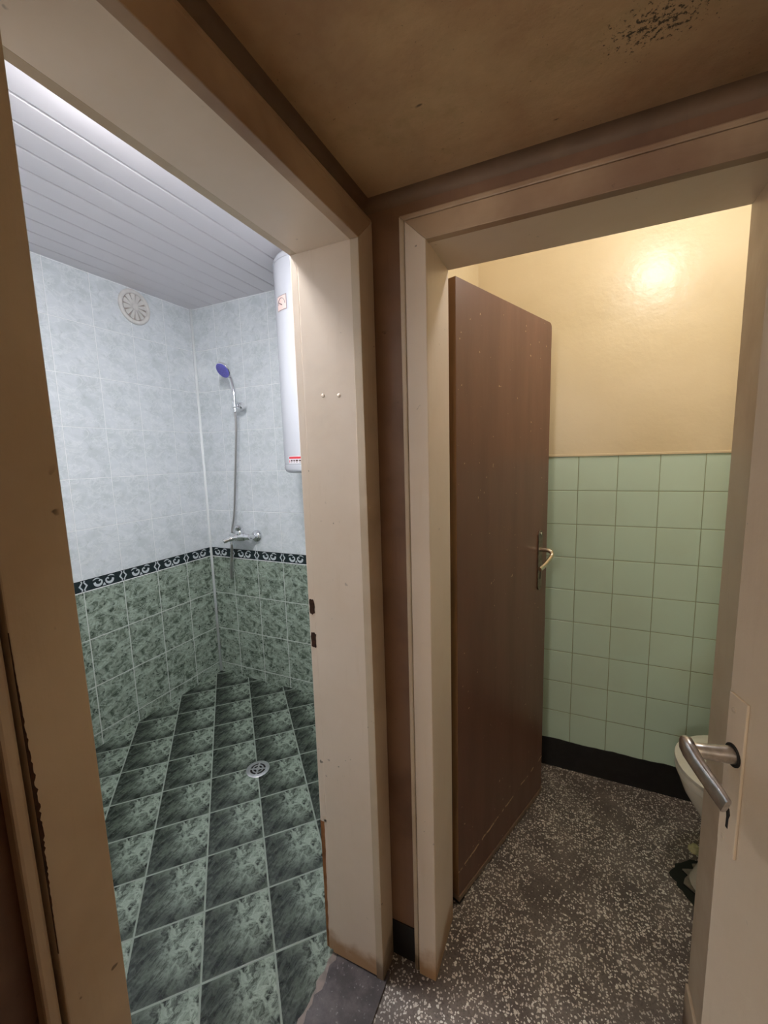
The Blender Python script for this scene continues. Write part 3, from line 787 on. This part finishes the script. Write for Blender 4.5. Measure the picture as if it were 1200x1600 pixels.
def heater():
    C = Vector((1.03, -0.203, 0)); R = 0.18
    H = empty('water_heater', (1.03, -0.203, 1.37), 'tall white cylindrical water heater hung on the tiled shower wall', 'water heater')
    def prof(pts): return pts
    b = B(); lathe(b, C, (0, 0, 1), [(R - 0.001, 1.405), (R, 1.409), (R, 2.300), (R - 0.001, 2.304)], 72)
    obj('tank', b, M['white_enamel'], H, smooth=True, auto=30)
    b = B(); lathe(b, C, (0, 0, 1), [(0.0, 1.362), (0.12, 1.362), (R - 0.016, 1.364), (R - 0.006, 1.370), (R - 0.001, 1.382), (R + 0.001, 1.403), (R - 0.003, 1.405)], 72)
    cap = obj('bottom_cap', b, M['white_enamel'], H, smooth=True, auto=60)
    b = B(); lathe(b, C, (0, 0, 1), [(R - 0.003, 2.3035), (R + 0.001, 2.305), (R - 0.001, 2.322), (R - 0.012, 2.338), (R - 0.05, 2.348), (0.0, 2.352)], 72)
    obj('top_cap', b, M['white_enamel'], H, smooth=True, auto=60)
    def patch(a0, a1, z0, z1, off, mat, name, parent, n=10):
        bm = B(); vs = []
        for z in (z0, z1):
            vs.append([bm.verts.new((C.x + (R + off) * math.cos(math.radians(a0 + (a1 - a0) * k / n)), C.y + (R + off) * math.sin(math.radians(a0 + (a1 - a0) * k / n)), z)) for k in range(n + 1)])
        for k in range(n): bm.faces.new((vs[0][k], vs[0][k + 1], vs[1][k + 1], vs[1][k]))
        return obj(name, bm, mat, parent, smooth=True)
    on = lambda a, z, off: Vector((C.x + (R + off) * math.cos(math.radians(a)), C.y + (R + off) * math.sin(math.radians(a)), z))
    # square temperature gauge
    g = patch(-121, -98, 2.088, 2.152, 0.001, M['label_grey'], 'gauge', H)
    tag(g, 'square pinkish temperature gauge')
    patch(-119.8, -99.2, 2.0915, 2.1485, 0.0016, M['label_pink'], 'gauge_face', g)
    b = B(); tube(b, [on(-109.5 - 8.2 * math.cos(t), 2.113 + 0.027 * math.sin(t), 0.0022) for t in [PI * k / 14 for k in range(15)]], 0.0016, 6); obj('gauge_arc', b, M['label_grey'], g)
    b = B(); tube(b, [on(-117, 2.126, 0.0024), on(-108, 2.111, 0.0024)], [0.0012, 0.0024], 6); obj('gauge_needle', b, M['label_dark'], g)
    # sticker near the bottom
    s = patch(-114, -84, 1.408, 1.442, 0.0009, M['label_white'], 'sticker', H)
    tag(s, 'small red and white warning sticker')
    patch(-112.5, -85.5, 1.430, 1.440, 0.0015, M['label_red'], 'sticker_band', s)
    patch(-112.3, -110.6, 1.412, 1.424, 0.0015, M['label_red'], 'sticker_mark', s)
    for a, w in ((-108.5, 4.2), (-102.5, 3.2), (-98.0, 5.0), (-91.5, 4.0)):
        patch(a, a + w, 1.418, 1.4255, 0.0015, M['label_dark'], 'sticker_print', s, 4)
        patch(a, a + w * 0.9, 1.4120, 1.4145, 0.0015, M['label_grey'], 'sticker_print', s, 4)
    b = B(); lathe(b, on(-138, 1.388, -0.001), (on(-138, 0, 1) - on(-138, 0, 0)), [(0.0045, 0), (0.0045, 0.0025), (0, 0.003)], 12); obj('cap_screw', b, M['label_grey'], cap, smooth=True)
    b = B(); box(b, 0.94, 1.12, -0.03, 0.0, 2.18, 2.24); obj('wall_bracket', b, M['white_enamel'], H)
heater()

def mixer():
    X = empty('shower_mixer', (0.335, 0, 0.965), 'chrome wall shower mixer tap above the scrollwork border', 'tap')
    for xr in (0.405, 0.262):
        b = B(); lathe(b, (xr, 0, 0.963), (0, -1, 0), [(0.039, 0.0), (0.039, 0.003), (0.035, 0.016), (0.024, 0.026), (0.014, 0.029)], 32, cap=True); obj('rose', b, M['chrome'], X, smooth=True, auto=50)
        b = B(); tube(b, [(xr, -0.018, 0.963), (xr, -0.050, 0.966), (xr - 0.004 if xr > 0.3 else xr + 0.004, -0.070, 0.968)], 0.013, 16); obj('union', b, M['chrome'], X, smooth=True, auto=60)
    b = B()
    prof = [(0.0, -0.003), (0.016, -0.002), (0.0185, 0.004), (0.018, 0.022), (0.021, 0.032), (0.026, 0.048), (0.0285, 0.074), (0.026, 0.100), (0.021, 0.116), (0.018, 0.126), (0.0185, 0.146), (0.016, 0.152), (0.0, 0.153)]
    lathe(b, (0.258, -0.070, 0.968), (1, 0, 0), prof, 28); obj('body', b, M['chrome'], X, smooth=True, auto=60)
    b = B(); lathe(b, (0.333, -0.072, 0.985), (0, -0.15, 1), [(0.026, 0.0), (0.0265, 0.018), (0.021, 0.025), (0.024, 0.030), (0.024, 0.048), (0.017, 0.055), (0, 0.057)], 26); obj('cartridge', b, M['chrome'], X, smooth=True, auto=40)
    b = B(); tube(b, spline([(0.328, -0.078, 0.968), (0.306, -0.095, 0.965), (0.285, -0.118, 0.957), (0.268, -0.136, 0.949)], 5), [0.019] * 6 + [0.0155] * 5 + [0.0145] * 5, 18); obj('spout', b, M['chrome'], X, smooth=True, auto=60)
    b = B(); lathe(b, (0.270, -0.132, 0.951), (-0.55, -0.8, -0.25), [(0.0125, 0.0), (0.0135, 0.003), (0.0135, 0.012), (0.009, 0.013), (0, 0.009)], 20); obj('aerator', b, M['chrome'], X, smooth=True, auto=40)
    b = B(); lathe(b, (0.286, -0.098, 0.955), (0, 0, 1), [(0.008, -0.034), (0.0115, -0.032), (0.0115, -0.012), (0.009, -0.01), (0.009, 0.012)], 18); obj('hose_outlet', b, M['chrome'], X, smooth=True, auto=40)
mixer()

def shower():
    Hd = empty('shower_holder', (0.385, 0, 1.765), 'small chrome wall holder for the hand shower', 'shower holder')
    b = B(); lathe(b, (0.352, 0, 1.735), (0, -1, 0), [(0.018, 0), (0.018, 0.004), (0.012, 0.012), (0.011, 0.045)], 20); obj('wall_mount', b, M['chrome'], Hd, smooth=True, auto=50)
    b = B(); lathe(b, (0.347, -0.056, 1.745), (1, 0, 0), [(0.0, -0.004), (0.018, -0.003), (0.021, 0.0), (0.021, 0.062), (0.018, 0.068), (0.0, 0.069)], 22); obj('clamp', b, M['chrome'], Hd, smooth=True, auto=50)
    b = B(); lathe(b, (0.386, -0.092, 1.735), (0, 0, 1), [(0.0135, -0.002), (0.0165, 0.0), (0.0165, 0.030), (0.0135, 0.032), (0.0125, 0.030), (0.0125, 0.0), (0.0135, -0.002)], 24, cap=False); obj('cradle', b, M['chrome'], Hd, smooth=True, auto=40)
    b = B(); tube(b, [(0.378, -0.058, 1.742), (0.384, -0.078, 1.748)], 0.008, 12); obj('cradle_arm', b, M['chrome'], Hd, smooth=True, auto=40)
    S_ = empty('hand_shower', (0.36, -0.08, 1.75), 'hand shower with blue face plate and steel hose hanging in the wall holder', 'hand shower')
    b = B()
    P = spline([(0.386, -0.092, 1.735), (0.386, -0.092, 1.78), (0.381, -0.089, 1.83), (0.367, -0.084, 1.88), (0.350, -0.081, 1.916)], 6)
    tube(b, P, [0.0100 + 0.0040 * i / (len(P) - 1) for i in range(len(P))], 16); obj('handle', b, M['chrome'], S_, smooth=True, auto=60)
    c = Vector((0.345, -0.112, 1.946)); ax = Vector((-0.10, -0.80, -0.60)).normalized()
    b = B(); lathe(b, c - ax * 0.016, ax, [(0.0, 0.0), (0.022, 0.001), (0.040, 0.008), (0.047, 0.018), (0.048, 0.024), (0.045, 0.028)], 36); obj('shower_head', b, M['chrome'], S_, smooth=True, auto=60)
    b = B(); lathe(b, c + ax * 0.0125, ax, [(0.0435, 0.0), (0.0435, 0.002), (0.036, 0.004), (0.020, 0.0045), (0, 0.005)], 36)
    fc = tag(obj('face_plate', b, M['blue'], S_, smooth=True, auto=60), 'blue face plate')
    u, v, w = frame_axes(ax)
    b = B()
    for rr, nn in ((0.012, 6), (0.022, 12), (0.031, 18)):
        for k in range(nn):
            an = 2 * PI * k / nn
            lathe(b, c + ax * 0.0165 + u * rr * math.cos(an) + v * rr * math.sin(an), ax, [(0.0014, 0), (0.0012, 0.0016), (0, 0.002)], 6)
    obj('nozzles', b, plain('dark_blue', lin(52, 50, 130), 0.4), fc)
    # hose: down past the mixer, loop, back up to the outlet
    b = B()
    P = spline([(0.386, -0.092, 1.715), (0.374, -0.084, 1.60), (0.336, -0.070, 1.40), (0.303, -0.058, 1.24), (0.277, -0.050, 1.11), (0.247, -0.048, 1.0), (0.234, -0.050, 0.90), (0.222, -0.054, 0.78), (0.220, -0.060, 0.715), (0.229, -0.068, 0.695), (0.242, -0.076, 0.715), (0.258, -0.086, 0.78), (0.278, -0.095, 0.87), (0.286, -0.098, 0.918)], 8)
    tube(b, P, 0.0068, 10); obj('hose', b, M['hose'], S_, smooth=True, auto=60)
    b = B(); lathe(b, (0.386, -0.092, 1.705), (0, 0, 1), [(0.008, 0), (0.0105, 0.002), (0.0105, 0.026), (0.009, 0.03)], 16); obj('hose_nut', b, M['chrome'], S_, smooth=True, auto=40)
shower()

def drain():
    c = Vector((0.871, -0.626, -0.006))
    D = empty('floor_drain', c, 'round metal floor drain grate in the green tiles', 'drain')
    mt = plain('drain_metal', (0.62, 0.62, 0.64, 1), 0.35, 0.85, 0.1, 60)
    b = B(); lathe(b, c, (0, 0, 1), [(0.052, 0.0), (0.053, 0.0015), (0.050, 0.0035), (0.036, 0.0035), (0.035, 0.001)], 48, cap=False); obj('rim', b, mt, D, smooth=True, auto=40)
    b = B(); lathe(b, c, (0, 0, 1), [(0.036, 0.0002), (0.0, 0.0004)], 40, cap=False); obj('drain_opening', b, M['dark'], D)
    b = B(); lathe(b, c, (0, 0, 1), [(0.026, 0.001), (0.026, 0.0032), (0.0205, 0.0032), (0.0205, 0.001)], 40, cap=False)
    lathe(b, c, (0, 0, 1), [(0.010, 0.001), (0.010, 0.0032), (0.0, 0.0034)], 24, cap=False)
    for k in range(4):
        an = PI / 2 * k + 0.5; ca, sa = math.cos(an), math.sin(an)
        prism(b, [(0.0, -0.0035), (0.037, -0.0035), (0.037, 0.0035), (0.0, 0.0035)], 0.001, 0.003, lambda a, q, d: (c.x + a * ca - q * sa, c.y + a * sa + q * ca, c.z + d))
    obj('grate', b, mt, D)
drain()

# ================================================================ toilet
def toilet():
    T = empty('toilet', (2.83, -0.47, 0), 'white ceramic toilet half hidden behind the open white door', 'toilet')
    cy = -0.472
    def loft(bm, secs, n=48):
        """secs: (x_front, x_back, half_width, z)"""
        rings = []
        for xf, xb, hw, z in secs:
            cx = (xf + xb) / 2; a = (xb - xf) / 2; ring = []
            for k in range(n):
                t = 2 * PI * k / n
                ct, st = math.cos(t), math.sin(t)
                e = 1.0 if ct < 0 else 0.6
                ring.append(bm.verts.new((cx + a * math.copysign(abs(ct) ** (1.0 if ct < 0 else 0.55), ct), cy + hw * math.copysign(abs(st) ** 0.9, st), z)))
            rings.append(ring)
        for r0, r1 in zip(rings, rings[1:]):
            for k in range(n): bm.faces.new((r0[k], r0[(k + 1) % n], r1[(k + 1) % n], r1[k]))
        bm.faces.new(rings[0]); bm.faces.new(rings[-1])
    b = B(); loft(b, [(2.565, 2.98, 0.105, 0.0), (2.572, 2.98, 0.098, 0.02), (2.59, 2.99, 0.085, 0.07), (2.615, 3.0, 0.082, 0.15), (2.605, 3.0, 0.100, 0.21), (2.565, 2.99, 0.140, 0.28), (2.53, 2.97, 0.166, 0.34), (2.514, 2.96, 0.176, 0.385), (2.514, 2.96, 0.176, 0.392)])
    obj('bowl', b, M['ceramic'], T, smooth=True, auto=60)
    b = B(); loft(b, [(2.512, 2.945, 0.178, 0.394), (2.507, 2.95, 0.183, 0.400), (2.507, 2.95, 0.183, 0.412), (2.511, 2.948, 0.180, 0.4175)])
    obj('seat', b, M['seat'], T, smooth=True, auto=60)
    b = B(); loft(b, [(2.511, 2.948, 0.180, 0.419), (2.505, 2.95, 0.185, 0.425), (2.506, 2.95, 0.184, 0.434), (2.530, 2.94, 0.165, 0.441), (2.62, 2.88, 0.09, 0.444)])
    obj('lid', b, M['seat'], T, smooth=True, auto=60)
    b = B(); box(b, 2.97, 3.165, cy - 0.185, cy + 0.185, 0.37, 0.74); obj('tank', b, M['ceramic'], T, bevel=0.02)
    b = B(); box(b, 2.962, 3.17, cy - 0.19, cy + 0.19, 0.742, 0.772); obj('tank_lid', b, M['ceramic'], T, bevel=0.01)
    b = B(); box(b, 2.90, 3.05, cy - 0.10, cy + 0.10, 0.0, 0.38); obj('rear_pedestal', b, M['ceramic'], T, bevel=0.02)
    # black paint slopped on the floor around the foot
    b = B(); rnd = random.Random(5); P = []
    for k in range(60):
        t = 2 * PI * k / 60
        P.append((2.775 + (0.258 + rnd.uniform(-0.010, 0.008)) * math.cos(t), cy - 0.005 + (0.140 + rnd.uniform(-0.010, 0.008)) * math.sin(t)))
    prism(b, P, 0.0, 0.0012, lambda a, q, d: (a, q, d))
    tag(obj('floor_seal', b, plain('black_floor_paint', lin(20, 19, 18), 0.25, var=0.4, scale=60), T), 'black paint ring on the floor around the foot')
    b = B(); rnd = random.Random(8); P = []
    for k in range(40):
        t = 2 * PI * k / 40
        P.append((2.775 + (0.222 + rnd.uniform(-0.018, 0.012)) * math.cos(t), cy + (0.118 + rnd.uniform(-0.012, 0.006)) * math.sin(t)))
    prism(b, P, 0.0, 0.006, lambda a, q, d: (a, q, d))
    tag(obj('cement_bed', b, plain('foot_cement', lin(126, 122, 110), 0.7, var=0.3, scale=50), T), 'grey cement smeared under the foot')
    P = [(2.612 + 0.022 * math.cos(t), -0.325 + 0.016 * math.sin(t), 0.0) for t in (0,)]
    b = B(); lathe(b, (2.610, -0.335, 0.0), (0, 0, 1), [(0.020, 0.0), (0.020, 0.006), (0.013, 0.012), (0.010, 0.020), (0, 0.022)], 16)
    tag(obj('bolt_cap', b, plain('yellowed_cap', lin(196, 194, 150), 0.5, var=0.2, scale=60), T, smooth=True, auto=50), 'yellowed bolt cap')
toilet()

# ================================================================ lamps (all outside the frame; corridor globe added as hall fill)
def lamps():
    L = empty('panel_lamp', (1.28, -1.20, ZC_BATH), 'flush square panel lamp on the plank ceiling of the shower room', 'lamp')
    b = B(); box(b, 1.165, 1.395, -1.315, -1.085, 2.338, ZC_BATH - 0.0005); obj('housing', b, M['white_enamel'], L, bevel=0.004)
    b = B(); box(b, 1.175, 1.385, -1.305, -1.095, 2.306, 2.338); obj('diffuser', b, m_emit('lamp_diffuser', (0.985, 0.985, 1.0, 1), BATH_LAMP), L, bevel=0.005)
    bx, by, bz = 2.497, -0.64, 2.24
    T = empty('pendant_bulb', (bx, by, ZC_WC), 'bare globe bulb hanging from the toilet ceiling', 'lamp')
    b = B(); tube(b, [(bx, by, ZC_WC), (bx, by, bz + 0.11)], 0.003, 8); obj('flex', b, M['black_paint'], T)
    b = B(); lathe(b, (bx, by, bz + 0.05), (0, 0, 1), [(0.014, 0), (0.016, 0.01), (0.016, 0.06), (0.006, 0.07)], 16); obj('socket', b, M['black_paint'], T, smooth=True, auto=40)
    b = B(); lathe(b, (bx, by, bz), (0, 0, 1), [(0.0, -0.054), (0.028, -0.047), (0.047, -0.027), (0.054, 0.0), (0.047, 0.027), (0.028, 0.045), (0.013, 0.05)], 24); obj('bulb', b, m_emit('bulb_glass', (1.0, 0.985, 0.96, 1), TOILET_BULB), T, smooth=True)
    G = empty('fill_globe', (1.85, -3.6, 1.78), 'added unseen globe on the corridor wall, fill light for the hall', 'lamp')
    b = B(); lathe(b, (1.85, -3.6, 1.78), (0, 1, 0), [(0.07, 0.0), (0.07, 0.02), (0.05, 0.04), (0.05, 0.07)], 24); obj('fill_base', b, M['white_enamel'], G, smooth=True, auto=40)
    b = B(); lathe(b, (1.85, -3.44, 1.78), (0, -1, 0), [(0, -0.12), (0.06, -0.104), (0.104, -0.06), (0.12, 0.0), (0.104, 0.06), (0.06, 0.104), (0, 0.12)], 28); obj('globe', b, m_emit('fill_globe_glass', (1.0, 0.93, 0.85, 1), HALL_FILL), G, smooth=True)
lamps()
